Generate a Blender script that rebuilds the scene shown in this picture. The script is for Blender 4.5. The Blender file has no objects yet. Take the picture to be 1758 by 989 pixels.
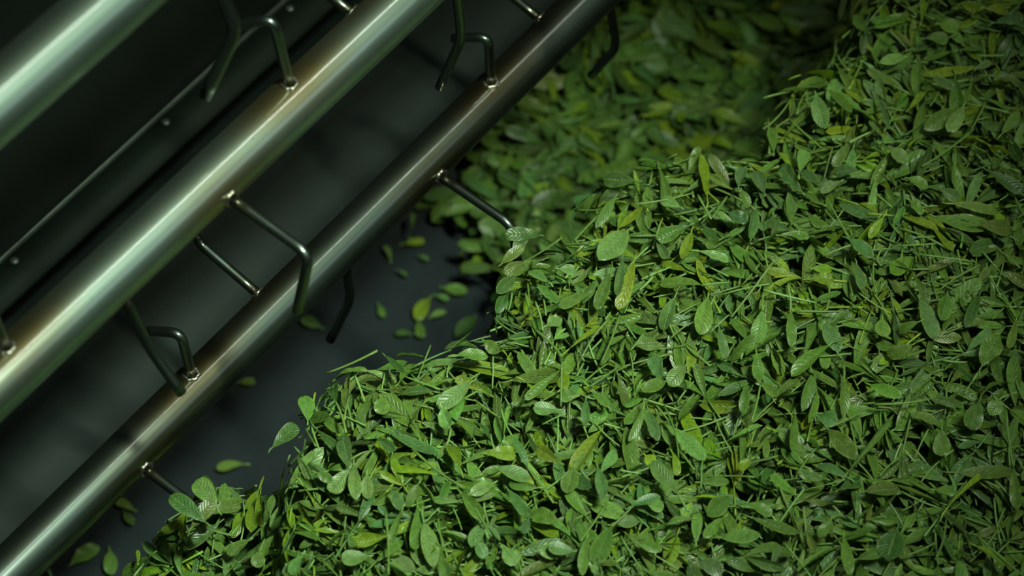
import bpy, math, random
import numpy as np
from mathutils import Vector, Matrix

# ------------------------------------------------------------------ camera, light, exposure
SC = bpy.context.scene
COL = SC.collection
PXW, PXH, FOC = 1758.0, 989.0, 5000.0
CX, CY = PXW / 2, PXH / 2
PITCH = math.radians(55)
CAMP = np.array([0.0, -3 * math.cos(PITCH), 3 * math.sin(PITCH)])
RT = np.array([1.0, 0, 0])
UP = np.array([0, math.sin(PITCH), math.cos(PITCH)])
FW = np.array([0, math.cos(PITCH), -math.sin(PITCH)])
cam_d = bpy.data.cameras.new('camera')
cam = bpy.data.objects.new('camera', cam_d)
COL.objects.link(cam)
cam.location = CAMP
cam.rotation_euler = (math.pi / 2 - PITCH, 0, 0)
cam_d.sensor_width = 36.0
cam_d.lens = FOC / PXW * 36.0
cam_d.dof.use_dof = True
cam_d.dof.focus_distance = 2.95
cam_d.dof.aperture_fstop = 3.6
cam_d.clip_end = 60
SC.camera = cam

SC.view_settings.view_transform = 'Standard'
SC.view_settings.look = 'None'
SC.view_settings.gamma = 1.0
SC.view_settings.use_curve_mapping = False
SC.view_settings.exposure = 0.0

world = bpy.data.worlds.new('dim_hall')
SC.world = world
world.use_nodes = True
world.node_tree.nodes['Background'].inputs[0].default_value = (0.55, 0.8, 0.62, 1)
world.node_tree.nodes['Background'].inputs[1].default_value = 0.018

AX = np.array([0.619614, 0.784907, 0.0]); AX /= np.linalg.norm(AX)    # the tubes' axis
UU = np.array([AX[1], -AX[0], 0.0])                                   # sideways, towards the leaf pile
VV = np.array([0, 0, 1.0])


def aim(o, target):
    d = Vector(target) - o.location
    o.rotation_euler = d.to_track_quat('-Z', 'Y').to_euler()


def lamp(name, kind, loc, target, energy, color, **kw):
    l = bpy.data.lights.new(name, kind)
    l.energy = energy
    l.color = color
    for k, v in kw.items():
        setattr(l, k, v)
    o = bpy.data.objects.new(name, l)
    COL.objects.link(o)
    o.location = loc
    aim(o, target)
    return o


# work lamp over the pile: brightest on the pile's middle, falling off towards its lower right
lamp('work_lamp', 'SPOT', (1.0, -1.0, 2.9), (0.07, 0.12, 0.0), 180, (0.95, 1.0, 0.78),
     spot_size=math.radians(22), spot_blend=1.0, shadow_soft_size=0.10)
# soft hall light from above left
lamp('hall_light', 'AREA', (0.78, -0.82, 3.0), (-0.36, -0.14, 0.1), 5.3, (0.80, 1.0, 0.86), shape='DISK', size=0.30, spread=math.radians(37))
# long narrow strip light parallel to the tubes
st = lamp('strip_light', 'AREA', (0, 0, 3), (0, 0, 0), 7.5, (0.97, 1.0, 0.95), shape='RECTANGLE', size=2.8, size_y=0.04)
sl = 0.25 * UU + 1.0 * AX + np.array([0, 0, 2.9])
zx = Vector(AX); zz = (Vector(sl) - Vector((-0.28, -0.09, 0.3)))
zz = (zz - zx * zz.dot(zx)).normalized()
zy = zz.cross(zx)
st.matrix_world = Matrix(((zx.x, zy.x, zz.x, sl[0]), (zx.y, zy.y, zz.y, sl[1]), (zx.z, zy.z, zz.z, sl[2]), (0, 0, 0, 1)))
# cool light from the right of the hall
lamp('window_light', 'AREA', (2.6, -0.6, 1.8), (-0.1, 0.2, -0.3), 1.5, (0.72, 0.9, 1.0), shape='RECTANGLE', size=1.2, size_y=0.8)

rng = np.random.default_rng(7)


# ------------------------------------------------------------------ helpers
def ray(x, y):
    return FW + RT * ((x - CX) / FOC) + UP * ((CY - y) / FOC)


def at_z(x, y, z):
    d = ray(x, y)
    return CAMP + d * ((z - CAMP[2]) / d[2])


def at_d(x, y, dist):
    return CAMP + ray(x, y) * dist


def proj(P):
    v = np.asarray(P) - CAMP
    z = v @ FW
    return CX + FOC * (v @ RT) / z, CY - FOC * (v @ UP) / z, z


def tag(o, label=None, cat=None, group=None, kind=None):
    if label: o['label'] = label
    if cat: o['category'] = cat
    if group: o['group'] = group
    if kind: o['kind'] = kind
    return o


def empty(name, loc):
    o = bpy.data.objects.new(name, None)
    o.empty_display_size = 0.02
    COL.objects.link(o)
    o.location = loc
    return o


def mesh_obj(name, V, Fq, mat, parent=None, uv=None, tint=None, smooth=True, loc=(0, 0, 0), attrs=None):
    """V (n,3); Fq list of quad arrays/tris; uv per vertex (n,2); tint per vertex (n,3)."""
    me = bpy.data.meshes.new(name)
    V = np.asarray(V, dtype=np.float32)
    if isinstance(Fq, np.ndarray):
        nf = len(Fq); k = Fq.shape[1]
        me.vertices.add(len(V)); me.vertices.foreach_set('co', V.ravel())
        me.loops.add(nf * k); me.loops.foreach_set('vertex_index', Fq.astype(np.int32).ravel())
        me.polygons.add(nf); me.polygons.foreach_set('loop_start', np.arange(0, nf * k, k, dtype=np.int32))
        me.update(calc_edges=True)
    else:
        me.from_pydata([tuple(map(float, v)) for v in V], [], [tuple(int(i) for i in f) for f in Fq])
    if uv is not None:
        li = np.empty(len(me.loops), dtype=np.int32); me.loops.foreach_get('vertex_index', li)
        l = me.uv_layers.new(name='UVMap')
        l.data.foreach_set('uv', np.asarray(uv, dtype=np.float32)[li].ravel())
    if tint is not None:
        c = np.ones((len(V), 4), dtype=np.float32); c[:, :3] = tint
        a = me.color_attributes.new('tint', 'FLOAT_COLOR', 'POINT')
        a.data.foreach_set('color', c.ravel())
    for k, val in (attrs or {}).items():
        a = me.attributes.new(k, 'FLOAT', 'POINT')
        a.data.foreach_set('value', np.asarray(val, dtype=np.float32))
    if smooth:
        me.polygons.foreach_set('use_smooth', np.ones(len(me.polygons), dtype=bool))
    me.materials.append(mat)
    o = bpy.data.objects.new(name, me)
    COL.objects.link(o)
    o.location = loc
    if parent is not None:
        o.parent = parent
    return o


class MB:
    """collects quads of several shapes into one mesh"""
    def __init__(s): s.V = []; s.F = []; s.n = 0
    def add(s, V, F):
        s.V.append(np.asarray(V, float)); s.F.append(np.asarray(F, int) + s.n); s.n += len(V)
        return s
    def arrays(s): return np.concatenate(s.V), np.concatenate(s.F)


def box_on(o, ex, ey, ez, a, b, c):
    """box centred at o with half sizes a, b, c along ex, ey, ez"""
    V = [o + ex * a * i + ey * b * j + ez * c * k for k in (-1, 1) for j in (-1, 1) for i in (-1, 1)]
    F = [(0, 2, 3, 1), (4, 5, 7, 6), (0, 1, 5, 4), (2, 6, 7, 3), (0, 4, 6, 2), (1, 3, 7, 5)]
    return np.array(V), np.array(F)


def tube(pts, rad, n=8, cap=True):
    pts = np.asarray(pts, float); m = len(pts)
    rad = np.broadcast_to(np.asarray(rad, float), (m,))
    T = np.gradient(pts, axis=0); T /= np.linalg.norm(T, axis=1)[:, None] + 1e-12
    ref = np.array([0, 0, 1.0]) if abs(T[0][2]) < 0.9 else np.array([1.0, 0, 0])
    V = []
    x = np.cross(ref, T[0]); x /= np.linalg.norm(x)
    for i in range(m):
        x = x - T[i] * (x @ T[i]); x /= np.linalg.norm(x)
        y = np.cross(T[i], x)
        a = np.arange(n) * 2 * math.pi / n
        V.append(pts[i] + rad[i] * (np.cos(a)[:, None] * x + np.sin(a)[:, None] * y))
    V = np.concatenate(V)
    F = []
    for i in range(m - 1):
        for j in range(n):
            k = (j + 1) % n
            F.append((i * n + j, i * n + k, (i + 1) * n + k, (i + 1) * n + j))
    if cap:
        c0, c1 = len(V), len(V) + 1
        V = np.vstack([V, pts[0], pts[-1]])
        for j in range(0, n, 2):
            k, l = (j + 1) % n, (j + 2) % n
            F.append((c0, l, k, j)); b = (m - 1) * n
            F.append((c1, b + j, b + k, b + l))
    return V, np.array(F)


def fillet(p0, p1, p2, r, k=7):
    """polyline p0-p1-p2 with a rounded corner at p1"""
    d0 = (p0 - p1) / np.linalg.norm(p0 - p1); d2 = (p2 - p1) / np.linalg.norm(p2 - p1)
    a, b = p1 + d0 * r, p1 + d2 * r
    t = np.linspace(0, 1, k)[:, None]
    mid = (1 - t) ** 2 * a + 2 * t * (1 - t) * p1 + t ** 2 * b
    return np.vstack([p0 + (a - p0) * np.linspace(0, .9, 4)[:, None], mid, b + (p2 - b) * np.linspace(.1, 1, 4)[:, None]])


# ------------------------------------------------------------------ materials
def new_mat(name):
    m = bpy.data.materials.new(name); m.use_nodes = True
    nt = m.node_tree
    return m, nt, nt.nodes['Principled BSDF'], nt.links


def node(nt, t, **kw):
    n = nt.nodes.new(t)
    for k, v in kw.items(): setattr(n, k, v)
    return n


def math_n(nt, op, a, b=None, clamp=False):
    n = nt.nodes.new('ShaderNodeMath'); n.operation = op; n.use_clamp = clamp
    for i, v in enumerate((a, b)):
        if v is None: continue
        if isinstance(v, (int, float)): n.inputs[i].default_value = v
        else: nt.links.new(v, n.inputs[i])
    return n.outputs[0]


def mix_c(nt, fac, a, b, mode='MIX'):
    n = nt.nodes.new('ShaderNodeMix'); n.data_type = 'RGBA'; n.blend_type = mode
    for s, v in ((n.inputs[0], fac), (n.inputs[6], a), (n.inputs[7], b)):
        if isinstance(v, (int, float)): s.default_value = v
        elif isinstance(v, tuple): s.default_value = (*v, 1)
        else: nt.links.new(v, s)
    return n.outputs[2]


def leaf_material():
    m, nt, p, L = new_mat('tea_leaf_blade')
    at = node(nt, 'ShaderNodeAttribute', attribute_name='tint')
    uv = node(nt, 'ShaderNodeUVMap', uv_map='UVMap')
    sx = node(nt, 'ShaderNodeSeparateXYZ'); L.new(uv.outputs[0], sx.inputs[0])
    u, v = sx.outputs[0], math_n(nt, 'ABSOLUTE', sx.outputs[1])
    rib = math_n(nt, 'SUBTRACT', 1.0, math_n(nt, 'MULTIPLY', v, 9.0), clamp=True)
    ph = math_n(nt, 'SUBTRACT', math_n(nt, 'MULTIPLY', u, 9.0), math_n(nt, 'MULTIPLY', v, 2.2))
    wave = math_n(nt, 'SINE', math_n(nt, 'MULTIPLY', ph, 6.2832))
    wave01 = math_n(nt, 'ADD', math_n(nt, 'MULTIPLY', wave, 0.5), 0.5)
    vein = math_n(nt, 'POWER', wave01, 6.0)
    tc = node(nt, 'ShaderNodeTexCoord')
    nz = node(nt, 'ShaderNodeTexNoise'); nz.inputs['Scale'].default_value = 220.0; nz.inputs['Detail'].default_value = 2
    L.new(tc.outputs['Object'], nz.inputs['Vector'])
    c1 = mix_c(nt, math_n(nt, 'MULTIPLY', rib, 0.55), at.outputs['Color'], (0.26, 0.36, 0.12))
    edge = math_n(nt, 'MULTIPLY', math_n(nt, 'SUBTRACT', v, 0.8, clamp=True), 2.2, clamp=True)
    c1 = mix_c(nt, edge, c1, (0.27, 0.36, 0.075))
    c2 = mix_c(nt, math_n(nt, 'MULTIPLY', vein, 0.16), c1, (0.24, 0.36, 0.11))
    ramp = node(nt, 'ShaderNodeMapRange'); L.new(nz.outputs[0], ramp.inputs[0])
    ramp.inputs[1].default_value = .3; ramp.inputs[2].default_value = .7; ramp.inputs[3].default_value = .78; ramp.inputs[4].default_value = 1.18
    hs = node(nt, 'ShaderNodeHueSaturation'); L.new(c2, hs.inputs['Color']); L.new(ramp.outputs[0], hs.inputs['Value'])
    L.new(hs.outputs[0], p.inputs['Base Color'])
    p.inputs['Roughness'].default_value = 0.34
    p.inputs['Specular IOR Level'].default_value = 0.42
    bulge = math_n(nt, 'MULTIPLY', math_n(nt, 'SUBTRACT', 1.0, vein), math_n(nt, 'MULTIPLY', math_n(nt, 'SUBTRACT', 1.0, v), 0.9, clamp=True))
    hgt = math_n(nt, 'ADD', math_n(nt, 'SUBTRACT', bulge, math_n(nt, 'MULTIPLY', rib, 0.8)), math_n(nt, 'MULTIPLY', nz.outputs[0], 0.35))
    bp = node(nt, 'ShaderNodeBump'); bp.inputs['Strength'].default_value = 0.6; bp.inputs['Distance'].default_value = 0.0016
    L.new(hgt, bp.inputs['Height']); L.new(bp.outputs[0], p.inputs['Normal'])
    tr = node(nt, 'ShaderNodeBsdfTranslucent'); L.new(hs.outputs[0], tr.inputs['Color'])
    mx = node(nt, 'ShaderNodeMixShader'); mx.inputs[0].default_value = 0.2
    L.new(p.outputs[0], mx.inputs[1]); L.new(tr.outputs[0], mx.inputs[2])
    L.new(mx.outputs[0], nt.nodes['Material Output'].inputs['Surface'])
    return m


def stalk_material():
    m, nt, p, L = new_mat('tea_stalk')
    at = node(nt, 'ShaderNodeAttribute', attribute_name='tint')
    tc = node(nt, 'ShaderNodeTexCoord')
    nz = node(nt, 'ShaderNodeTexNoise'); nz.inputs['Scale'].default_value = 130
    L.new(tc.outputs['Object'], nz.inputs['Vector'])
    L.new(mix_c(nt, math_n(nt, 'MULTIPLY', nz.outputs[0], 0.4), at.outputs['Color'], (0.12, 0.2, 0.03)), p.inputs['Base Color'])
    p.inputs['Roughness'].default_value = 0.42
    return m


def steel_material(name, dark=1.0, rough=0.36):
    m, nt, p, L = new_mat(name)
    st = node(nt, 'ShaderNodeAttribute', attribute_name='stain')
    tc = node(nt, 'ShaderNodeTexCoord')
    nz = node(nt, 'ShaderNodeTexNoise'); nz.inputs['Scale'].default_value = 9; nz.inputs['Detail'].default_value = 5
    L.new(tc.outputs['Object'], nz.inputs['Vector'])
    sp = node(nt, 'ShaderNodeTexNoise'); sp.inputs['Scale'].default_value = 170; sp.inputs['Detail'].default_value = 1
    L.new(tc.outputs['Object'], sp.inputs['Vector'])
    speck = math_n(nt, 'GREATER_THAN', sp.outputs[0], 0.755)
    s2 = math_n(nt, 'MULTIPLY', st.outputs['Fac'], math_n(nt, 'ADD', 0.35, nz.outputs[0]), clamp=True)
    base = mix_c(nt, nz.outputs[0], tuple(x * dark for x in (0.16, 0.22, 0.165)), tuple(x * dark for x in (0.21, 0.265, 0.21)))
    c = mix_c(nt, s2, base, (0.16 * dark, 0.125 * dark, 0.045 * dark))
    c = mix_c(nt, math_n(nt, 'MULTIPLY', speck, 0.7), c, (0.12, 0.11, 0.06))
    L.new(c, p.inputs['Base Color'])
    p.inputs['Metallic'].default_value = 1.0
    r = node(nt, 'ShaderNodeMapRange'); L.new(nz.outputs[0], r.inputs[0])
    r.inputs[3].default_value = rough - .06; r.inputs[4].default_value = rough + .08
    L.new(r.outputs[0], p.inputs['Roughness'])
    # the polish: a second, tighter reflection over the brushed one
    g = node(nt, 'ShaderNodeBsdfAnisotropic'); g.inputs['Roughness'].default_value = 0.17
    g.inputs['Color'].default_value = (0.80 * dark, 0.88 * dark, 0.80 * dark, 1)
    ms = node(nt, 'ShaderNodeMixShader'); ms.inputs[0].default_value = 0.28
    L.new(p.outputs[0], ms.inputs[1]); L.new(g.outputs[0], ms.inputs[2])
    L.new(ms.outputs[0], nt.nodes['Material Output'].inputs['Surface'])
    return m


def plain_metal(name, col, rough, metallic=0.6, scale=14.0, var=0.35):
    m, nt, p, L = new_mat(name)
    tc = node(nt, 'ShaderNodeTexCoord')
    nz = node(nt, 'ShaderNodeTexNoise'); nz.inputs['Scale'].default_value = scale; nz.inputs['Detail'].default_value = 6
    L.new(tc.outputs['Object'], nz.inputs['Vector'])
    L.new(mix_c(nt, nz.outputs[0], tuple(c * (1 - var) for c in col), tuple(c * (1 + var) for c in col)), p.inputs['Base Color'])
    p.inputs['Metallic'].default_value = metallic
    p.inputs['Roughness'].default_value = rough
    if not metallic: p.inputs['Specular IOR Level'].default_value = 0.12
    bp = node(nt, 'ShaderNodeBump'); bp.inputs['Strength'].default_value = 0.08; bp.inputs['Distance'].default_value = 0.002
    L.new(nz.outputs[0], bp.inputs['Height']); L.new(bp.outputs[0], p.inputs['Normal'])
    return m


M_LEAF = leaf_material()
M_STALK = stalk_material()
M_STEEL = steel_material('polished_steel_tube', 1.0, 0.56)
M_STEEL_DARKER = steel_material('darker_steel_tube', 0.46, 0.50)  # the tube steel with a darker base colour
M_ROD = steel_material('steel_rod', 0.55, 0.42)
M_WELD = plain_metal('weld_metal', (0.42, 0.40, 0.30), 0.38, 1.0, 160, .5)
M_PLATE = plain_metal('grey_green_sheet_steel', (0.0155, 0.022, 0.0175), 0.6, 0.0)
M_FLOOR = plain_metal('blue_grey_trough_steel', (0.025, 0.034, 0.035), 0.55, 0.0)
M_DARK = plain_metal('dark_and_shaded_steel', (0.005, 0.009, 0.005), 0.7, 0.0)  # near-black base colour; the back panel's shade is put into it
M_BOLT = plain_metal('bolt_steel', (0.09, 0.11, 0.085), 0.5, 0.8, 60)

# ------------------------------------------------------------------ the machine: trough and plates
PIPES = [  # name part, reference point on axis, radius
    (np.array([-0.38121951, -0.15893095, 0.57354012]), 0.030),
    (np.array([-0.27891, -0.09123491, 0.302349]), 0.027),
    (np.array([-0.20765921, 0.01864798, -0.00165067]), 0.025),
]
ZF = -0.55


def uv_of(P):  # coordinates across (u) and along (a) the tubes
    return P @ UU, P @ AX


def slab(name, u0, u1, z0, z1, th, mat, a0=-1.3, a1=1.5, kind='structure', parent=None, lip=0.0):
    """a plate running along the tubes from (u0, z0) to (u1, z1), th thick, with an optional turned-down lip"""
    prof = [(u0, z0), (u1, z1)]
    if lip:
        prof += [(u1 + 0.004, z1 - 0.006), (u1 + 0.005, z1 - lip)]
    n = len(prof)
    V = []
    for a in np.linspace(a0, a1, 9):
        for (u, z) in prof: V.append(u * UU + a * AX + np.array([0, 0, z]))
        for (u, z) in prof: V.append(u * UU + a * AX + np.array([0, 0, z - th]))
    F = []
    for i in range(8):
        b, c = i * 2 * n, (i + 1) * 2 * n
        for j in range(n - 1):
            F.append((b + j, b + j + 1, c + j + 1, c + j))
            F.append((b + n + j + 1, b + n + j, c + n + j, c + n + j + 1))
        F.append((b + n, b, c, c + n)); F.append((b + n - 1, b + 2 * n - 1, c + 2 * n - 1, c + n - 1))
    for b in (0, 8 * 2 * n):
        for j in range(n - 1): F.append((b + j, b + n + j, b + n + j + 1, b + j + 1))
    o = mesh_obj(name, np.array(V), np.array(F), mat, parent, smooth=False)
    if kind: o['kind'] = kind
    return o


# floor of the trough below everything
V, Fc = box_on(np.array([0.3, 0.5, ZF - 0.02]), RT, np.array([0, 1.0, 0]), VV, 2.4, 2.4, 0.02)
fl = mesh_obj('floor', V, Fc, M_FLOOR, smooth=False)
tag(fl, 'dark blue-grey sheet steel bottom of the trough', 'trough bottom')
fl.name = 'trough_bottom'

ZP = -0.25
u_p3 = uv_of(at_z(250, 765, ZP))[0]           # under the lowest tube
u_b = uv_of(at_z(100, 440, ZP))[0]            # left edge of the lit sheet
u_l0 = uv_of(at_z(170, 297, -0.16))[0]        # bolted edge of the dark rail
u_l1 = uv_of(at_z(130, 415, -0.16))[0]
u_mid = uv_of(at_z(218, 299, ZP))[0]
u_g1 = uv_of(at_z(386, 453, ZP))[0]
pl = slab('machine_plate', u_mid, u_p3, ZP, ZP, 0.006, M_PLATE, kind=None)
tag(pl, 'grey-green sheet steel plate lying under the middle tube', 'plate')
# dark rail: flat flange with an upturned bright edge and bolts
rail = empty('support_rail', u_l0 * UU + np.array([0, 0, -0.16]))
tag(rail, 'dark steel rail with a bolted edge between two polished tubes', 'rail')


def rel(V, root): return np.asarray(V) - np.array(root.location)


V, Fc = box_on((u_l0 + u_l1) / 2 * UU + 0.1 * AX + np.array([0, 0, -0.166]), UU, AX, VV, (u_l1 - u_l0) / 2, 1.4, 0.006)
mesh_obj('flange', rel(V, rail), Fc, M_DARK, rail, smooth=False)
V, Fc = box_on(u_l0 * UU + 0.1 * AX + np.array([0, 0, -0.162]), UU, AX, VV, 0.0009, 1.4, 0.010)
tag(mesh_obj('edge_strip', rel(V, rail), Fc, M_BOLT, rail, smooth=False), 'thin paler edge of the dark rail')
for (x, y) in ((283, 203), (22, 441), (-160, 600), (500, 10)):
    P = at_z(x, y, -0.150)
    P = P + UU * (u_l0 + 0.012 - P @ UU); P[2] = -0.160
    ring = np.array([P + np.array([0, 0, h]) for h in (0, .004, .0055)])
    Vb, Fb = tube(ring, [0.0055, 0.0055, 0.004], 6)
    tag(mesh_obj('bolt', rel(Vb, rail), Fb, M_BOLT, rail, smooth=False), 'small pale bolt head')
# back of the machine, its shade put into a near-black colour, left of the rail
bk = slab('machine_back_panel', u_l0 - 1.2, u_mid + 0.02, -0.40, -0.40, 0.01, M_DARK, kind=None)
tag(bk, 'sheet metal panel with shade put into its black colour, low behind the topmost tube and the rail', 'panel')

# ------------------------------------------------------------------ tubes with bent prongs
#   tube, s along axis, angle, reach, bend, tip length, drift along the axis
PR = [
    (1, -0.002, -0.085, 0.121, -1.564, 0.077, -0.215),
    (1, 0.118, 1.718, 0.113, 2.0, 0.045, -0.389),
    (1, 0.235, 2.987, 0.119, 1.961, 0.058, 0.218),
    (1, 0.356, -1.494, 0.121, -0.311, 0.082, -0.177),
    (1, -0.134, -1.226, 0.096, 0.305, 0.057, 0.009),
    (1, -0.262, 1.75, 0.113, 2.0, 0.045, -0.3),
    (1, 0.49, -0.085, 0.121, -1.564, 0.077, -0.215),
    (2, 0.182, -0.061, 0.122, -1.3, 0.064, -0.102),
    (2, -0.28, -0.073, 0.088, -1.2, 0.034, -0.1),
    (2, 0.299, 1.60, 0.099, 2.0, 0.042, -0.319),
    (2, -0.180, 1.65, 0.094, 2.0, 0.042, -0.2),
    (2, 0.05, -1.506, 0.095, -0.311, 0.079, -0.223),
    (2, 0.505, -1.393, 0.1, -0.595, 0.072, -0.101),
    (2, -0.41, -1.45, 0.1, -0.4, 0.075, -0.15),
    (2, -0.056, 2.87, 0.111, -1.24, 0.06, 0.105),
    (2, 0.414, 2.896, 0.11, -1.24, 0.06, 0.1),
    (0, 0.171, -1.204, 0.11, -0.574, 0.076, -0.447),
    (0, -0.33, -1.25, 0.11, -0.5, 0.076, -0.3),
]
TUBE_LABELS = [
    'thick polished steel tube, nearest the upper left corner, out of focus',
    'polished pronged steel tube with a bright highlight line, middle of the three tubes',
    'darker pronged steel tube beside the leaf pile, lowest of the three tubes',
]


def dirn(th): return math.cos(th) * UU + math.sin(th) * VV


for ti, (Q, r) in enumerate(PIPES):
    root = empty('pronged_tube', Q)
    tag(root, TUBE_LABELS[ti], 'tube', 'steel tubes of the leaf machine')
    welds = [(s, th) for (k, s, th, *_) in PR if k == ti]
    ns, na = 420, 56
    s = np.linspace(-1.0, 1.25, ns); a = np.arange(na) * 2 * math.pi / na
    S, A = np.meshgrid(s, a, indexing='ij')
    outer = S[..., None] * AX + r * (np.cos(A)[..., None] * UU + np.sin(A)[..., None] * VV)
    inner = S[..., None] * AX + (r - .003) * (np.cos(A)[..., None] * UU + np.sin(A)[..., None] * VV)
    stain = np.zeros_like(S)
    for (ws, wt) in welds:
        da = (A - wt + math.pi) % (2 * math.pi) - math.pi
        d = np.sqrt(((S - ws) / 0.075) ** 2 + (da * r / 0.034) ** 2)
        stain = np.maximum(stain, np.clip(1.35 - d, 0, 1))
    stain += 0.25 * np.exp(-((np.sin(A * 1.0 - 0.4) - 0.9) / 0.25) ** 2)
    V = np.concatenate([outer.reshape(-1, 3), inner.reshape(-1, 3)])
    N = ns * na
    i, j = np.meshgrid(np.arange(ns - 1), np.arange(na), indexing='ij')
    k = (j + 1) % na
    Fo = np.stack([i * na + j, i * na + k, (i + 1) * na + k, (i + 1) * na + j], -1).reshape(-1, 4)
    # normals outward: order along axis x around
    Fi = Fo[:, ::-1] + N
    jj = np.arange(na); kk = (jj + 1) % na
    e0 = np.stack([jj, jj + N, kk + N, kk], -1); b = (ns - 1) * na
    e1 = np.stack([jj + b, kk + b, kk + b + N, jj + b + N], -1)
    o = mesh_obj('tube_wall', V, np.concatenate([Fo, Fi, e0, e1]), M_STEEL if ti < 2 else M_STEEL_DARKER, root,
                 attrs={'stain': np.concatenate([stain.ravel(), stain.ravel()])})
    for (k_, s_, th, re, ph, tl, dr) in PR:
        if k_ != ti: continue
        c = s_ * AX
        B, E_ = c + dirn(th) * (r - 0.002), c + dirn(th) * re
        t = dirn(th + ph) + dr * AX
        T = E_ + t * tl
        rr = 0.0052 if ti else 0.0062
        Vp, Fp = tube(fillet(B, E_, T, 0.016, 9), rr, 14)
        stn = np.clip(1.2 - np.linalg.norm(Vp - B, axis=1) / 0.03, 0, 1)
        pr = mesh_obj('prong', Vp, Fp, M_ROD if ti else M_ROD, root, attrs={'stain': stn})
        # lumpy weld bead round the foot of the prong
        nb = 26
        ang = np.arange(nb + 1) * 2 * math.pi / nb
        ex, ey = AX, np.cross(dirn(th), AX)
        rad = rr + 0.0018 + 0.0008 * np.sin(ang * 7 + th * 5)
        ring = []
        for aa, ra in zip(ang, rad):
            off = math.cos(aa) * ra * ex + math.sin(aa) * ra * ey
            side = math.sin(aa) * ra
            ring.append(c + off + dirn(th) * math.sqrt(max(r * r - side * side, 0)))
        Vw, Fw = tube(np.array(ring), 0.0022 + 0.0007 * np.sin(ang * 11), 7, cap=False)
        mesh_obj('weld_bead', Vw, Fw, M_WELD, pr)

# ------------------------------------------------------------------ the pile's shape
CREST = [(20, 1560), (150, 1150), (215, 1020), (236, 950), (262, 915), (300, 868), (350, 838), (420, 826), (468, 800), (486, 752), (520, 690), (566, 652), (582, 628),
         (642, 607), (720, 592), (800, 582), (846, 552), (862, 505), (882, 462), (920, 440), (962, 402), (1000, 360), (1030, 312),
         (1085, 297), (1150, 275), (1205, 272), (1258, 250), (1288, 216), (1328, 186), (1352, 146), (1402, 118), (1448, 84), (1464, 30),
         (1478, -20), (1500, -110)]
REST = [(1700, -420), (2450, -420), (2450, 1560)]


def shelf_px(x, y):  # the low spill at the lower left lies deeper
    t = np.clip((520 - (x - 0.15 * (989 - y))) / 150.0, 0, 1)
    return -0.11 * t * t * (3 - 2 * t)


POLY = np.array([at_z(x, y, float(shelf_px(x, y)) - 0.012)[:2] for (x, y) in CREST + REST])


def signed_dist(P):
    """distance inside (+) / outside (-) of the pile's outline, P (n,2)"""
    A, B = POLY, np.roll(POLY, -1, axis=0)
    P = np.asarray(P)
    d = B - A
    w = P[:, None] - A[None]
    t = np.clip((w * d).sum(-1) / (d * d).sum(-1), 0, 1)
    dist = np.sqrt(((w - d * t[..., None]) ** 2).sum(-1)).min(1)
    c = ((A[None, :, 1] > P[:, None, 1]) != (B[None, :, 1] > P[:, None, 1])) & \
        (P[:, None, 0] < d[None, :, 0] * (P[:, None, 1] - A[None, :, 1]) / (d[None, :, 1] + 1e-12) + A[None, :, 0])
    return np.where(c.sum(1) % 2 == 1, dist, -dist)


def bumps(x, y):
    return (0.010 * np.sin(9 * x + 4 * y + 1.0) * np.sin(7 * y - 5 * x + .5) + 0.008 * np.sin(21 * x - 8 * y) * np.sin(17 * y + 11 * x + 2)
            + 0.004 * np.sin(47 * x + 13 * y + 1) * np.sin(41 * y - 19 * x))


def height(P):
    P = np.atleast_2d(P)
    d = signed_dist(P)
    X, Y, _ = proj(np.column_stack([P, np.zeros(len(P))]))
    base = shelf_px(X, Y) + bumps(P[:, 0], P[:, 1])
    R = 0.05
    q = np.clip(d, 0, R) / R
    rim = -0.035 * (1 - np.sqrt(np.clip(1 - (1 - q) ** 2, 0, 1)))
    side = np.where(d < 0, 6.0 * d, 0)
    return np.maximum(base + rim + side, ZF)


def surf_at(x, y, lift=0.0):
    z = float(shelf_px(x, y))
    for _ in range(6):
        P = at_z(x, y, z + lift)
        z = float(height(P[None, :2])[0])
    return at_z(x, y, z + lift)


# ------------------------------------------------------------------ leaves
TONES = {'m': (0.118, 0.235, 0.034), 'p': (0.175, 0.325, 0.078), 'y': (0.195, 0.312, 0.014), 'd': (0.060, 0.140, 0.026),
         'b': (0.098, 0.212, 0.056), 'n': (0.120, 0.195, 0.028)}
TWORD = {'m': 'mid green', 'p': 'pale green', 'y': 'yellow-green', 'd': 'dark green', 'b': 'bluish green', 'n': 'brownish green'}


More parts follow.
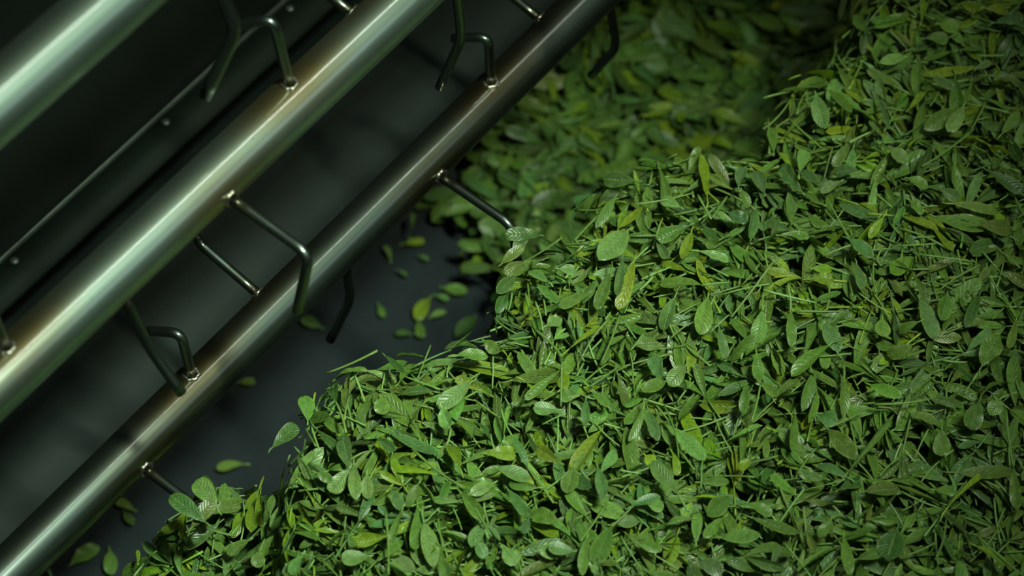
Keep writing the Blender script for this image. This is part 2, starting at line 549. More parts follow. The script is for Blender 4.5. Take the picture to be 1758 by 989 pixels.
def blade(L, W, fold=0.5, curl=0.15, twist=0.0, wav=0.0, pt=0.6, nu=11, nv=4, side=0.0):
    """a leaf blade: x from stalk to tip, y across, z out of the upper face; returns V, F, uv"""
    u = np.linspace(0, 1, nu); v = np.linspace(-1, 1, nv + 1)
    us = u ** 0.9
    prof = (us + 0.02) ** 0.95 * (1 - us) ** pt
    prof = prof / prof.max() * W / 2
    prof[0] = max(prof[0], W * 0.035)
    U_, V_ = np.meshgrid(us, v, indexing='ij')
    hw = prof[:, None] * np.ones_like(V_)
    ang = fold * (0.75 + 0.25 * np.cos(U_ * 3))
    y = hw * V_ * np.cos(ang * np.abs(V_) ** 0.5)
    z = hw * np.abs(V_) * np.sin(ang)
    z = z + wav * W * np.sin(U_ * 15 + V_ * 2) * np.abs(V_)
    # twist about the midrib
    tw = twist * (U_ - 0.4)
    y, z = y * np.cos(tw) - z * np.sin(tw), y * np.sin(tw) + z * np.cos(tw)
    # bend along the midrib
    k = curl * 2
    if abs(k) < 1e-3: k = 1e-3
    th = k * U_
    cx = np.sin(th) / k * L; cz = -(1 - np.cos(th)) / k * L
    X = cx + z * np.sin(th); Z = cz + z * np.cos(th)
    Y = y + side * L * U_ ** 2
    V = np.stack([X, Y, Z], -1).reshape(-1, 3)
    i, j = np.meshgrid(np.arange(nu - 1), np.arange(nv), indexing='ij')
    b = i * (nv + 1) + j
    F = np.stack([b, b + nv + 1, b + nv + 2, b + 1], -1).reshape(-1, 4)
    uv = np.stack([U_, V_], -1).reshape(-1, 2)
    return V, F, uv


def frame(x, n):
    x = x / np.linalg.norm(x)
    n = n - x * (n @ x); n /= np.linalg.norm(n)
    return np.column_stack([x, np.cross(n, x), n])


def vary(c, s=0.14):
    return np.clip(np.array(c) * (1 + rng.normal(0, s)) * (1 + rng.normal(0, 0.06, 3)), 0.004, 0.6)


class Item:
    __slots__ = ('kind', 'parts', 'pos', 'tone', 'L', 'W', 'hero', 'vis', 'ends', 'label', 'bed')


def part(name, V, F, uv, col, mat, kids=()):
    return [name, V, F, uv, np.broadcast_to(np.asarray(col), (len(V), 3)), mat, list(kids)]


def mk_leaf(P, x, n, L, W, tone, hero=False, fine=False, fold=None, curl=None, stalk=None, col=None, side=None):
    R = frame(x, n)
    nu, nv = (17, 6) if fine else (10, 4)
    fold = abs(rng.normal(0.6, 0.4)) if fold is None else fold
    curl = rng.normal(0.12, 0.22) if curl is None else curl
    V, F, uv = blade(L, W, fold, curl, rng.normal(0, 0.35), abs(rng.normal(0, 0.03)), rng.uniform(.42, .85), nu, nv,
                     rng.normal(0, .05) if side is None else side)
    it = Item(); it.kind = 'tea_leaf'; it.hero = hero; it.tone = tone; it.L = L; it.W = W; it.pos = P; it.label = None; it.bed = False
    c = vary(TONES[tone]) if col is None else col
    sl = (rng.uniform(.10, .3) * L) if stalk is None else stalk
    pts = np.array([[0.03 * L, 0, 0.0], [0, 0, 0], [-sl * .5, rng.normal(0, .04) * sl, -sl * .03], [-sl, rng.normal(0, .1) * sl, -sl * .12]])
    Vs, Fs = tube(pts, np.array([.45, .7, .8, .85]) * 0.0011, 6 if fine else 4)
    sc = np.clip(np.array(c) * 1.25 + .02, 0, .6)
    it.parts = [part('blade', V @ R.T, F, uv, c, M_LEAF, [part('stalk', Vs @ R.T, Fs, None, sc, M_STALK)])]
    it.ends = (P, P + R @ np.array([L, 0, 0]))
    return it


def mk_stalk(P, Q, r, tone, hero=False):
    d = Q - P; L = np.linalg.norm(d)
    R = frame(d, np.array([0, 0, 1.0]))
    b = rng.normal(0, .035) * L
    t = np.linspace(0, 1, 7)
    pts = np.column_stack([t * L, b * np.sin(t * 3.1), rng.normal(0, .01) * L * np.sin(t * 3.1)])
    V, F = tube(pts, r * np.linspace(1.1, .75, 7), 7)
    it = Item(); it.kind = 'tea_stalk'; it.hero = hero; it.tone = tone; it.L = L; it.W = 2 * r; it.pos = P; it.label = None; it.bed = False
    c = np.clip(vary(TONES[tone]) * 1.1 + .015, 0, .6)
    it.parts = [part('stalk', V @ R.T, F, None, c, M_STALK)]
    it.ends = (P, Q)
    return it


def mk_shoot(P, x, n, size, tone, fine=False):
    """a plucked shoot: stem, two or three leaves and a rolled bud"""
    R = frame(x, n)
    Ls = size * rng.uniform(.35, .8)
    b = rng.normal(0, .08) * Ls
    t = np.linspace(0, 1, 6)
    pts = np.column_stack([t * Ls, b * t ** 2, 0.02 * Ls * np.sin(3 * t)])
    c0 = vary(TONES[tone])
    V, F = tube(pts, 0.0013 * np.linspace(1.15, .7, 6), 6 if fine else 4)
    it = Item(); it.kind = 'tea_shoot'; it.hero = False; it.tone = tone; it.L = size; it.W = 0; it.pos = P; it.label = None; it.bed = False
    it.parts = [part('stem', V @ R.T, F, None, np.clip(c0 * 1.2 + .02, 0, .6), M_STALK)]
    nl = 3 if rng.random() < .4 else 2
    nu, nv = (13, 4) if fine else (9, 4)
    tipx = 0
    for i in range(nl):
        tt = (1.0, .97, .45)[i]
        base = np.array([tt * Ls, b * tt ** 2, 0.001])
        L = size * rng.uniform(.5, .8) * (1, 1, .8)[i]
        W = L * rng.uniform(.24, .38)
        az = (1 if i % 2 else -1) * abs(rng.normal(.32, .2))
        ro = rng.normal(0, .6); el = rng.normal(0.06, .12)
        xd = np.array([math.cos(az), math.sin(az), el]); nd = np.array([0, math.sin(ro), math.cos(ro)])
        Vb, Fb, uv = blade(L, W, abs(rng.normal(.65, .35)), rng.normal(.1, .2), rng.normal(0, .4), .02, rng.uniform(.5, .9), nu, nv)
        Rl = frame(xd, nd)
        it.parts.append(part('leaf', (Vb @ Rl.T + base) @ R.T, Fb, uv, vary(c0, .1), M_LEAF))
        tipx = max(tipx, tt * Ls + L)
    L = size * rng.uniform(.3, .55)
    Vb, Fb, uv = blade(L, L * .2, 1.25, rng.normal(.05, .12), rng.normal(0, .5), 0, .8, nu, nv)
    az = rng.normal(0, .1)
    Rl = frame(np.array([math.cos(az), math.sin(az), .08]), np.array([0, rng.normal(0, .5), 1]))
    it.parts.append(part('bud', (Vb @ Rl.T + np.array([Ls, b, .001])) @ R.T, Fb, uv, np.clip(vary(c0, .1) * np.array([1.3, 1.2, 1.1]), 0, .6), M_LEAF))
    it.ends = (P, P + R @ np.array([tipx, 0, 0]))
    return it


ITEMS = []
# leaves that stand out in the photograph: stalk end, tip, width (photo pixels), tone, fold
HEROES = """
1077 397 1030 447 40 p .25;1182 388 1127 413 24 m .5;1057 338 1022 390 16 m .4;1089 311 1034 306 28 d .3;1214 340 1200 270 17 y .6;1168 356 1134 342 20 p .4
1373 324 1339 283 25 b .4;1312 331 1296 290 24 b .4;1268 320 1274 284 20 b .5;1273 326 1286 356 16 m .5;1298 358 1289 408 18 b .5;1337 404 1387 406 17 m .4
1200 431 1253 445 16 p .4;1187 399 1173 449 18 y .35;1127 413 1148 445 15 b .6;1250 365 1284 381 22 b .4;1373 295 1384 254 22 p .4;1373 295 1402 305 18 b .4
1401 164 1413 216 29 p .3;1422 155 1465 191 17 m .5;1554 98 1510 107 19 p .5;1588 66 1629 66 25 m .3;1613 41 1645 50 27 m .3;1708 39 1754 27 20 b .4
1675 118 1704 105 13 p .4;1692 130 1756 137 14 m .6;1654 182 1631 225 24 p .6;1649 189 1586 218 28 m .5;1504 159 1529 218 9 b .7;1599 132 1638 152 16 b .4
1692 14 1736 16 22 y .4;1529 254 1558 277 25 p .2;1474 293 1431 290 24 b .3;1444 311 1408 329 14 p .5;1458 245 1433 286 18 m .4;1458 411 1502 438 23 b .3
1695 293 1756 329 22 d .4;1558 306 1595 320 20 m .4;1560 343 1585 368 15 m .4;1517 372 1492 409 14 y .4;1615 325 1647 341 20 b .4;1638 350 1722 361 18 n .4
1681 384 1740 393 26 n .3;1358 404 1390 407 17 m .3;1205 490 1130 480 22 m .4;1158 511 1135 565 29 p .25;1215 511 1203 575 29 m .3;1069 441 1062 511 15 b .5
1089 448 1069 523 22 y .35;1048 468 1023 532 20 m .4;941 484 905 460 17 p .4;960 461 989 464 18 p .3;939 559 964 546 22 p .3;1092 593 1130 589 22 m .3
1012 502 957 530 17 m .5;976 600 1035 555 9 y .8;1309 534 1298 586 25 p .35;1357 534 1359 595 17 m .4;1234 561 1243 616 16 b .4;1414 556 1443 602 27 b .3
1423 593 1359 638 22 m .7;1471 454 1482 497 16 b .4;1395 461 1430 463 17 y .4;1391 479 1432 479 20 y .4;1579 514 1611 576 29 b .25;1626 507 1615 548 28 m .3
1570 473 1595 519 14 m .5;1686 628 1713 571 34 m .2;1745 548 1733 601 14 m .4;1681 507 1661 557 18 d .4;1565 593 1522 612 22 n .3;1515 548 1513 578 26 m .3
1576 553 1538 571 16 m .5;1681 690 1665 737 31 m .15;1717 686 1699 713 24 m .2;1617 738 1617 786 27 m .2;1422 738 1474 787 29 n .25;1449 652 1451 709 17 m .5
1406 715 1438 722 26 b .3;1494 661 1547 681 20 m .4;1595 685 1654 695 14 d .5;1567 709 1611 725 18 m .3;1740 802 1745 876 18 m .4;1456 820 1399 788 16 b .4
1415 822 1367 813 18 m .3;1365 710 1360 780 14 m .5;1454 813 1540 711 10 m .8;1440 841 1490 816 20 d .4;1485 844 1547 839 26 n .5;1626 873 1717 771 12 y .8
1449 923 1458 985 18 m .5;1472 960 1515 948 18 m .4;1540 910 1522 962 44 d .15;1674 937 1731 969 17 y .5;1604 841 1642 844 16 m .4;1426 891 1408 923 16 m .4
808 657 758 696 28 p .3;758 700 774 735 25 p .4;653 682 656 712 25 m .2;753 669 684 672 18 d .4;599 803 587 746 26 b .3;649 753 681 773 16 b .4
835 778 888 776 25 y .2;790 804 772 751 21 y .4;958 703 915 704 23 p .35;960 794 922 769 20 y .4;958 639 901 689 15 m .6;879 748 908 795 13 b .6
831 585 856 605 20 m .3;785 610 838 610 22 m .4;576 689 567 650 18 d .4;660 610 694 646 12 d .6;1177 627 1147 661 27 p .2;1158 736 1208 793 27 p .3
1113 705 1129 755 18 b .35;1133 652 1122 611 24 b .4;1142 655 1104 670 22 m .4;1104 702 1086 757 13 p .5;990 677 960 680 22 m .3;1108 782 1122 796 19 y .4
1154 777 1168 809 13 y .5;1006 686 1006 732 14 b .5;1017 673 1047 700 14 m .5;1306 657 1338 680 15 m .4;1299 609 1302 650 20 m .4;1281 661 1277 709 16 m .4
599 805 569 847 26 p .25;608 798 610 855 21 p .3;630 815 630 855 20 p .25;792 846 833 894 20 m .6;758 817 669 798 12 y .8;720 800 678 784 12 m .7
728 898 747 971 28 p .3;717 869 717 941 19 m .5;853 803 910 823 25 p .35;924 837 872 832 15 m .5;847 830 806 848 20 p .3;790 862 742 855 13 p .6
671 841 690 873 18 b .3;719 830 697 869 15 m .4;872 841 908 891 18 b .4;908 891 900 912 14 b .3;662 921 608 930 21 y .6;633 955 585 964 26 p .3
687 953 706 985 22 p .3;863 941 888 969 25 p .35;817 930 833 960 20 b .4;922 946 960 946 24 p .2;958 898 906 873 28 m .2;690 878 669 932 12 m .7
985 803 974 848 28 m .15;1031 812 1058 775 18 p .3;1026 803 1040 858 19 b .4;1163 846 1120 798 25 p .3;1049 905 1020 969 30 m .4;1008 923 999 987 18 m .4
1086 869 1133 848 17 b .4;1058 898 1097 895 21 p .3;1254 853 1208 885 29 m .2;1238 923 1306 921 23 m .2;1195 932 1197 878 17 m .3;1245 887 1208 923 17 m .4
1199 964 1243 980 26 b .25;1113 866 1140 873 18 p .3;985 946 940 941 21 p .3;1190 891 1145 896 17 m .4;1283 864 1327 882 18 m .4;1202 828 1252 828 13 m .5
1095 932 1138 944 17 m .4;1290 788 1268 806 15 y .4;542 812 571 825 16 m .3;376 862 339 821 33 m .4;362 882 414 860 26 n .3;376 898 319 944 20 d .4
464 882 467 850 13 m .3;446 946 440 975 22 m .3;519 953 496 987 17 p .4;428 928 389 953 20 m .4;237 967 237 940 7 y .5;528 722 525 677 27 m .3
468 768 511 730 26 d .3;1016 955 1031 985 20 p .4;758 960 770 992 20 m .4;1720 230 1750 190 18 m .4;1600 250 1575 300 16 d .5;1545 600 1500 590 16 m .4
918 425 868 440 24 n .3;940 392 890 402 22 d .3;884 474 852 505 22 d .3;925 375 880 368 20 d .4;900 450 866 470 20 n .4;872 500 850 535 18 d .4
"""
STALKS = """
1089 351 1191 331 m;1198 335 1221 376 p;1248 338 1223 374 m;1526 52 1554 80 b;1692 175 1667 224 m;1458 245 1494 227 p;1469 419 1413 440 m;1672 222 1583 286 m
1642 259 1645 329 m;1205 490 1252 485 m;919 518 932 568 p;848 546 887 573 m;919 566 966 614 m;1046 546 998 616 p;1064 541 1032 623 m;1069 548 1092 582 b
1105 573 1082 602 m;1151 581 1192 552 m;1121 475 1098 498 p;1311 502 1309 534 m;1352 490 1357 534 p;1327 450 1255 545 p;1311 498 1402 520 p;1364 534 1441 535 m
1670 654 1686 628 p;1588 601 1554 612 m;1580 437 1677 450 m;1683 455 1613 498 m;1617 618 1660 622 m;1501 694 1595 685 m;1727 704 1740 802 m;1408 739 1485 704 m
1547 844 1620 875 m;1606 962 1624 891 m;1556 954 1606 932 m;1677 919 1754 987 m;860 701 879 748 p;594 744 576 689 m;756 669 694 646 m;1140 696 1165 786 m
965 620 963 698 m;1127 696 1154 730 m;1163 766 1193 807 m;1013 664 1065 627 m;1290 725 1306 657 m;662 878 667 987 m;1182 878 1163 846 p;1049 905 1086 869 m
1064 807 1101 813 p;1067 819 1120 801 p;726 869 728 898 p;496 800 528 766 d;799 839 844 921 m;708 771 799 839 m;1447 625 1449 652 m;1656 677 1670 654 m
"""
N_PX = 0.0006
for ln in HEROES.replace('\n', ';').split(';'):
    f = ln.split()
    if len(f) < 7: continue
    bx, by, tx, ty, w = map(float, f[:5])
    lift = rng.uniform(.016, .024)
    P = surf_at(bx, by, lift); Q = surf_at(tx, ty, lift + rng.normal(0, .003))
    if np.linalg.norm(Q - P) > np.hypot(tx - bx, ty - by) * N_PX * 1.6:   # at the brink: keep the leaf level
        hi_ = P if P[2] > Q[2] else Q
        zc = max(hi_[2], float(shelf_px(bx, by)) - .02)
        P, Q = at_z(bx, by, zc), at_z(tx, ty, zc)
    Q[2] = P[2] + np.clip(Q[2] - P[2], -.02, .02)
    nrm = np.array([rng.normal(0, .22), -0.30 + rng.normal(0, .2), 1.0])
    L = np.linalg.norm(Q - P); fold = float(f[6]) * 1.35
    W = w * N_PX * 1.05 * (1 + .35 * fold * fold)
    it = mk_leaf(P, Q - P, nrm, L, W, f[5], True, True, fold, rng.normal(.08, .12), side=rng.normal(0, .03))
    ITEMS.append(it)
for (bx, by, tx, ty, w, tn, zc) in [(352, 896, 292, 846, 30, 'd', .012), (372, 870, 336, 822, 34, 'm', .0), (330, 905, 366, 858, 26, 'n', .004), (880, 440, 905, 392, 24, 'd', .012), (928, 404, 868, 398, 26, 'd', .016), (862, 452, 900, 418, 20, 'n', .014)]:
    P, Q = at_z(bx, by, zc - .012), at_z(tx, ty, zc)     # leaves caught on the ends of two prongs
    L = np.linalg.norm(Q - P)
    ITEMS.append(mk_leaf(P, Q - P, np.array([.1, -.3, 1.0]), L, w * N_PX, tn, True, True, .35, .15))
for ln in STALKS.replace('\n', ';').split(';'):
    f = ln.split()
    if len(f) < 5: continue
    x0, y0, x1, y1 = map(float, f[:4])
    lf = rng.uniform(.017, .024)
    P, Q = surf_at(x0, y0, lf), surf_at(x1, y1, lf)
    if np.linalg.norm(Q - P) > np.hypot(x1 - x0, y1 - y0) * N_PX * 1.6:
        zc = max(P[2], Q[2], -.03); P, Q = at_z(x0, y0, zc), at_z(x1, y1, zc)
    ITEMS.append(mk_stalk(P, Q, rng.uniform(.0010, .0014), f[4], True))

# fill of the pile
lo, hi = POLY.min(0) - .12, POLY.max(0) + .12


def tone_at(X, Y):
    shade = np.clip((X - 1250) / 500 + (Y - 600) / 700, 0, 1)  # lower-right shade put into leaf tones: fewer pale, yellow turned brownish
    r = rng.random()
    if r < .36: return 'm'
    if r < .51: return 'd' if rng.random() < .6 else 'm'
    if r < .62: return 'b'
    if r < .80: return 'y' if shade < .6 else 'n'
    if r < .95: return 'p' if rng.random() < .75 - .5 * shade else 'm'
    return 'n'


def scatter(n, zlo, zhi, outer=False):
    out = []
    while len(out) < n:
        P = rng.uniform(lo, hi, (4000, 2))
        d = signed_dist(P)
        z = height(P)
        X, Y, _ = proj(np.column_stack([P, z]))
        ok = (d > -.07) & (X > 120) & (X < 1840) & (Y > -70) & (Y < 1060)
        if outer: ok = ~ok & (d > -.07) & (X > -100) & (X < 2400) & (Y > -400) & (Y < 1500)
        e = 0.004
        gx = (height(P + [e, 0]) - z) / e; gy = (height(P + [0, e]) - z) / e
        for k in np.nonzero(ok)[0]:
            nrm = np.array([-gx[k], -gy[k], 1.0]); nrm /= np.linalg.norm(nrm)
            out.append((np.array([P[k, 0], P[k, 1], z[k]]) + nrm * rng.uniform(zlo, zhi), nrm, X[k], Y[k]))
            if len(out) >= n: break
    return out


def rand_frame(nrm, tilt, pitch):
    n2 = nrm + rng.normal(0, tilt, 3) * np.array([1, 1, .3])
    if n2 @ nrm < .12: n2 = nrm.copy()
    n2 /= np.linalg.norm(n2)
    a = rng.uniform(0, 2 * math.pi)
    x = np.array([math.cos(a), math.sin(a), 0.0])
    x = x - nrm * (x @ nrm); x /= np.linalg.norm(x)
    x = x + nrm * rng.normal(0, pitch)
    return x, n2


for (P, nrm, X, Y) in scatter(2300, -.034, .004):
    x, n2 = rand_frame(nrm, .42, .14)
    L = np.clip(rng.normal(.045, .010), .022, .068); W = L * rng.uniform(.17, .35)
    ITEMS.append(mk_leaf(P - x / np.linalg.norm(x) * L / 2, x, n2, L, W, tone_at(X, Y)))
for (P, nrm, X, Y) in scatter(1500, -.05, -.03):
    x, n2 = rand_frame(nrm, .25, .08)
    L = rng.uniform(.045, .065)
    ITEMS.append(mk_leaf(P - x / np.linalg.norm(x) * L / 2, x, n2, L, L * .4, rng.choice(list('mmddb')), fold=.2))
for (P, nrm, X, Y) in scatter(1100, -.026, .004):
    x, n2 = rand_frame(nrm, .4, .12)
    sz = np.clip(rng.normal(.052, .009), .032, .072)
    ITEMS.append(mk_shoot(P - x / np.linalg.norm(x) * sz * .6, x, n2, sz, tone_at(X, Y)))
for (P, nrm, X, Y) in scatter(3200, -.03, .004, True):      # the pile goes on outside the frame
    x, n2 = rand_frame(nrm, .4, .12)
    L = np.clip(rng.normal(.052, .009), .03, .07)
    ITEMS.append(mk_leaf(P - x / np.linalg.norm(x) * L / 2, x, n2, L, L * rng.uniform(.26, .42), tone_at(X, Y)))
for (P, nrm, X, Y) in scatter(620, -.016, .009):
    x, n2 = rand_frame(nrm, .2, .14)
    L = rng.uniform(.025, .06); x /= np.linalg.norm(x)
    ITEMS.append(mk_stalk(P - x * L / 2, P + x * L / 2, rng.uniform(.0008, .0013), 'p' if rng.random() < .35 else 'm'))

# leaves already inside the trough, far below the crest
BED = np.array([at_z(x, y, ZF + .03)[:2] for (x, y) in [(690, 420), (800, 330), (900, 210), (1000, 90), (1090, -60), (1650, -90), (1650, 300), (1300, 420), (1000, 520), (900, 560), (850, 500), (865, 400), (800, 345)]])


def in_poly(P, poly):
    A, B = poly, np.roll(poly, -1, axis=0); d = B - A
    c = ((A[None, :, 1] > P[:, None, 1]) != (B[None, :, 1] > P[:, None, 1])) & \
        (P[:, None, 0] < d[None, :, 0] * (P[:, None, 1] - A[None, :, 1]) / (d[None, :, 1] + 1e-12) + A[None, :, 0])
    return c.sum(1) % 2 == 1


cnt = 0
while cnt < 2600:
    P = rng.uniform(BED.min(0), BED.max(0), (3000, 2))
    for p in P[in_poly(P, BED)]:
        X, Y, _ = proj(np.array([p[0], p[1], ZF + .05]))
        h = .10 * np.clip((X - 740 + .35 * (Y - 200)) / 260, 0, 1) + .02 * math.sin(23 * p[0] + 9 * p[1]) * math.sin(19 * p[1])
        x, n2 = rand_frame(np.array([0, 0, 1.0]), .5, .2)
        L = np.clip(rng.normal(.048, .010), .025, .07)
        it = mk_leaf(np.array([p[0], p[1], ZF + .01 + max(h, 0) - rng.uniform(0, .03) * (h > .03)]), x, n2, L, L * rng.uniform(.28, .45),
                     rng.choice(list('mmddbbmmdy')), col=None)
        it.bed = True
        ITEMS.append(it); cnt += 1
        if cnt >= 2600: break

# single leaves lying on the bare trough floor
LOOSE = [(395, 800, 34, 'm', 'dark blurred leaf on the bare trough floor next to the spill at lower left'),
         (470, 428, 20, 'm', 'small leaf against the lowest tube, beside the straight downward prong'),
         (665, 432, 24, 'p', 'lone leaf on the bare trough floor beside the lowest tube'),
         (712, 416, 26, 'y', 'yellow-green leaf on the bare floor below the prong that points at the pile'),
         (728, 442, 15, 'b', 'small leaf bit just below a yellow-green one on the trough floor'),
         (792, 440, 16, 'n', 'dull leaf bit on the trough floor close to the dark leaf heap'),
         (797, 460, 20, 'm', 'small green leaf under a dull leaf bit near the dark leaf heap'),
         (690, 468, 17, 'b', 'tiny leaf bit alone in the middle of the bare trough floor'),
         (782, 497, 32, 'm', 'upright green leaf on the trough floor between the prong and the pile'),
         (724, 528, 38, 'y', 'largest loose leaf on the trough floor, yellow-green, in its middle'),
         (752, 538, 22, 'p', 'pale leaf touching the large yellow-green leaf on the trough floor'),
         (655, 534, 20, 'm', 'small leaf on the trough floor right of the dark downward prong'),
         (532, 552, 30, 'p', 'pale leaf under the lowest tube beside the dark downward prong'),
         (692, 572, 20, 'd', 'dim leaf bit on the floor just above the tea pile\'s left crest'),
         (720, 565, 26, 'm', 'green leaf on the floor touching the tea pile\'s left crest'),
         (425, 655, 20, 'm', 'single small leaf close to the right edge of the lowest tube, low down'),
         (212, 866, 28, 'm', 'leaf beside the lowest tube above the spill, lower left'),
         (220, 890, 22, 'd', 'small dark leaf under another beside the lowest tube, lower left'),
         (760, 510, 18, 'b', 'faint leaf bit left of the upright green leaf on the floor'),
         (800, 560, 40, 'd', 'dim leaf on the floor tucked against the tea pile\'s left crest'),
         (145, 950, 40, 'm', 'green leaf on the floor at the bottom edge, left of the spill'),
         (190, 965, 34, 'm', 'leaf standing up beside the spill at the very bottom, left'),
         (760, 345, 40, 'd', 'dark leaf on the floor under the prong pointing at the pile'),
         (735, 350, 34, 'm', 'green leaf half under the tube near the prong pointing right')]
for (x_, y_, w, tn, lb) in LOOSE:
    P = at_z(x_, y_, ZF + .012)
    a = rng.uniform(0, 6.28)
    L = w * 0.00079 * 1.25
    d = np.array([math.cos(a), math.sin(a), .12])
    it = mk_leaf(P - d * L / 2, d, np.array([rng.normal(0, .3), rng.normal(0, .3), 1]), L, L * .5, tn, True, True, .35, .1)
    it.label = lb
    ITEMS.append(it)

# ------------------------------------------------------------------ which pieces show, and how much (a coarse depth picture)
SCL = 3.0
bw, bh = int(PXW / SCL), int(PXH / SCL)
ids, xs, ys, zs = [], [], [], []


def walk(ps):
    for p in ps:
        yield p
        for q in p[6]: yield q


for n_, it in enumerate(ITEMS):
    VV_ = []
    for p in walk(it.parts):
        V, F = p[1], p[2]
        q = V[F]
        VV_ += [V, q.mean(1), (q[:, 0] + q[:, 1]) / 2, (q[:, 1] + q[:, 2]) / 2]
    A = np.concatenate(VV_) + it.pos
    X, Y, Z = proj(A)
    ids.append(np.full(len(A), n_)); xs.append(X); ys.append(Y); zs.append(Z)
ids = np.concatenate(ids); xs = (np.concatenate(xs) / SCL).astype(int); ys = (np.concatenate(ys) / SCL).astype(int); zs = np.concatenate(zs)
ok = (xs >= 0) & (xs < bw) & (ys >= 0) & (ys < bh)
ids, pix, zs = ids[ok], ys[ok] * bw + xs[ok], zs[ok]
order = np.lexsort((zs, pix))
pix, ids = pix[order], ids[order]
first = np.ones(len(pix), bool); first[1:] = pix[1:] != pix[:-1]
vis = np.bincount(ids[first], minlength=len(ITEMS))
for it, v in zip(ITEMS, vis): it.vis = int(v)

LIMIT = {'tea_leaf': 300, 'tea_shoot': 300, 'tea_stalk': 200}
single, rest = [], []
for kind, lim in LIMIT.items():
    L = [it for it in ITEMS if it.kind == kind]
    L.sort(key=lambda t: (0 if t.label else 1, -(t.vis + (12 if t.hero and t.vis > 3 else 0))))
    top = [it for it in L[:lim] if it.vis >= 5 or it.label]
    single += top
    keep = set(map(id, top))
    rest += [it for it in L if id(it) not in keep]

# ------------------------------------------------------------------ labels that single each piece out
CR = np.array(CREST, float)


def zone(X, Y):
    d = np.hypot(CR[:, 0] - X, CR[:, 1] - Y).min()
    if X < 480 and Y > 790: return "on the spill at lower left"
    if d < 62:
        if X < 700: return "on the left crest by bare floor"
        if X < 930: return "on the crest where trough leaves begin"
        if X < 1120: return "on the crest's steep middle stretch"
        if X < 1300: return "on the crest's flat upper stretch"
        return "on the crest near the top edge"
    r = 0 if Y < 200 else 1 if Y < 400 else 2 if Y < 600 else 3 if Y < 800 else 4
    c = 0 if X < 800 else 1 if X < 1100 else 2 if X < 1430 else 3
    rn = ("along the top edge", "high on the pile", "midway up the pile", "low on the pile", "along the bottom edge")[r]
    cn = ("left", "left of centre", "right of centre", "far right")[c]
    return rn + ', ' + cn


def eight(dx, dy):
    k = int(round(math.atan2(-dy, dx) / (math.pi / 4))) % 8
    return ('right', 'upper right', 'up', 'upper left', 'left', 'lower left', 'down', 'lower right')[k]


def four(dx, dy):
    k = int(round(math.atan2(-dy, dx) / (math.pi / 4))) % 4
    return ('lying flat across', 'slanting up rightwards', 'running up and down', 'slanting up leftwards')[k]


fam = {}
for it in single:
    (x0, y0, _), (x1, y1, _) = proj(it.ends[0]), proj(it.ends[1])
    mx, my = (x0 + x1) / 2, (y0 + y1) / 2
    if it.label: continue
    z = zone(mx, my)
    tw = TWORD[it.tone]
    if it.kind == 'tea_leaf':
        r = it.W / it.L
        sh = 'broad' if r > .42 else 'slender' if r < .27 else 'oval'
        base = f"{tw} {sh} leaf, tip {eight(x1 - x0, y1 - y0)}, {z}"
    elif it.kind == 'tea_shoot':
        base = f"{tw} tea shoot, tip {eight(x1 - x0, y1 - y0)}, {z}"
    else:
        base = f"{tw} bare stalk {four(x1 - x0, y1 - y0)}, {z}"
    fam.setdefault(base, []).append((my, it))
ORD = {2: ('upper', 'lower'), 3: ('topmost', 'middle', 'lowest'), 4: ('topmost', 'second', 'third', 'lowest')}
for base, L in fam.items():
    L.sort(key=lambda t: t[0])
    for i, (_, it) in enumerate(L):
        if len(L) == 1: it.label = base
        elif len(L) in ORD: it.label = ORD[len(L)][i] + ' ' + base
        else: it.label = ('topmost', 'second', 'third', 'fourth', 'fifth', 'sixth', 'seventh', 'eighth', 'ninth', 'tenth')[min(i, 9)] + ' ' + base

# ------------------------------------------------------------------ build them
GROUP = {'tea_leaf': 'single leaves of the tea leaf pile', 'tea_shoot': 'plucked shoots in the tea leaf pile', 'tea_stalk': 'bare stalks in the tea leaf pile'}
CATG = {'tea_leaf': 'leaf', 'tea_shoot': 'tea shoot', 'tea_stalk': 'stalk'}
LOOSE_L = {t[4] for t in LOOSE}
for it in single:
    g = 'loose leaves on the trough floor' if it.label in LOOSE_L else GROUP[it.kind]
    if it.kind == 'tea_shoot':
        root = empty('tea_shoot', it.pos)
        tag(root, it.label, CATG[it.kind], g)
        for (nm, V, F, uv, c, mat, kids) in it.parts:
            mesh_obj(nm, V, F, mat, root, uv=uv, tint=c)
    else:
        nm, V, F, uv, c, mat, kids = it.parts[0]
        root = mesh_obj(it.kind, V, F, mat, None, uv=uv, tint=c, loc=it.pos)
        tag(root, it.label, CATG[it.kind], g)
        for (nm, V, F, uv, c, mat, _) in kids:
            mesh_obj(nm, V, F, mat, root, uv=uv, tint=c)


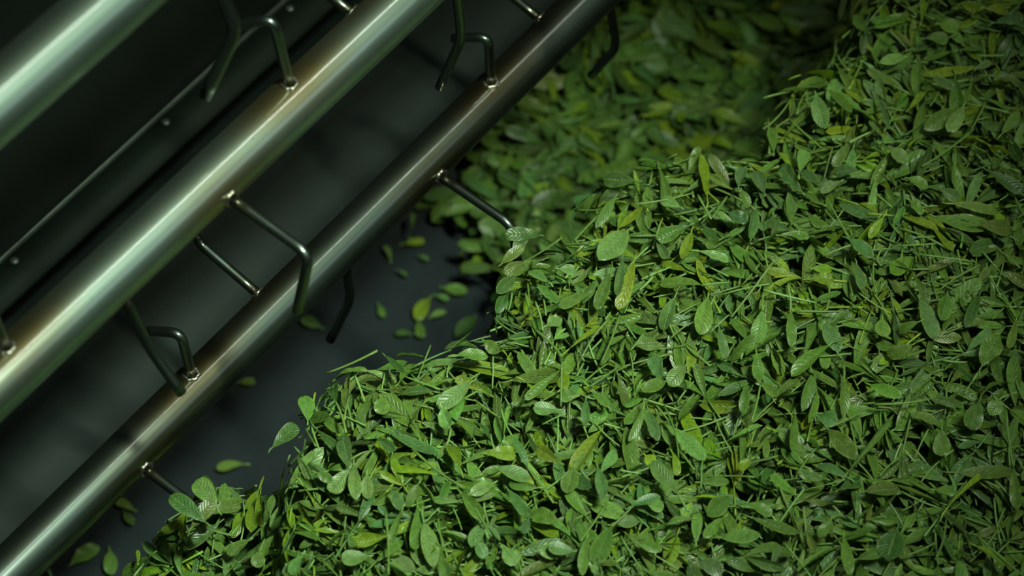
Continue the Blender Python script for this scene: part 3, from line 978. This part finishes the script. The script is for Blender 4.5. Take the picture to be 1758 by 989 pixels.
def mass(name, items, label, group=None):
    Vs, Fs, UVs, Cs, Ms, n = [], [], [], [], [], 0
    for it in items:
        for p in walk(it.parts):
            Vs.append(p[1] + it.pos); Fs.append(p[2] + n); n += len(p[1])
            UVs.append(p[3] if p[3] is not None else np.full((len(p[1]), 2), .5)); Cs.append(p[4])
            Ms.append(np.full(len(p[2]), 0 if p[5] is M_LEAF else 1))
    return Vs, Fs, UVs, Cs, Ms, n


def build_mass(name, items, label, body=None):
    Vs, Fs, UVs, Cs, Ms, n = mass(name, items, label)
    if body is not None:
        V, F, col = body
        Vs.append(V); Fs.append(F + n); UVs.append(np.column_stack([np.full(len(V), .5), np.full(len(V), .5)])); Cs.append(np.broadcast_to(col, (len(V), 3)))
        Ms.append(np.ones(len(F)))
    o = mesh_obj(name, np.concatenate(Vs), np.concatenate(Fs), M_LEAF, uv=np.concatenate(UVs), tint=np.concatenate(Cs))
    o.data.materials.append(M_STALK)
    o.data.polygons.foreach_set('material_index', np.concatenate(Ms).astype(np.int32))
    o.data.update()
    tag(o, label, 'leaves', None, 'stuff')
    return o


# the packed inside of the pile
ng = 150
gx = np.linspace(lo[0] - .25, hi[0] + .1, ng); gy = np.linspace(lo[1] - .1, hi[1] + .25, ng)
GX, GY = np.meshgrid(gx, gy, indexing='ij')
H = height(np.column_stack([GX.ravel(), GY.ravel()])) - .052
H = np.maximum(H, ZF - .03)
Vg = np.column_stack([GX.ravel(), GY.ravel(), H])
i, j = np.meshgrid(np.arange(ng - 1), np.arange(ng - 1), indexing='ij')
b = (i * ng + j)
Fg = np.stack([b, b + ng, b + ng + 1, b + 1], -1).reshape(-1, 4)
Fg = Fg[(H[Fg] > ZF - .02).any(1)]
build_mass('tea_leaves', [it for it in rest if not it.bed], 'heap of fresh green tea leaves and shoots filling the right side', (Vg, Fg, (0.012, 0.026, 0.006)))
build_mass('tea_leaves', [it for it in rest if it.bed], 'dim blurred tea leaves in the trough beyond the heap, under the lowest tube')
print('ITEMS', len(ITEMS), 'single', len(single), {k: sum(1 for t in single if t.kind == k) for k in LIMIT}, 'labels', len({t.label for t in single}))
print('maxwords', max(len(t.label.split()) for t in single), 'fam', max(len(v) for v in fam.values()))
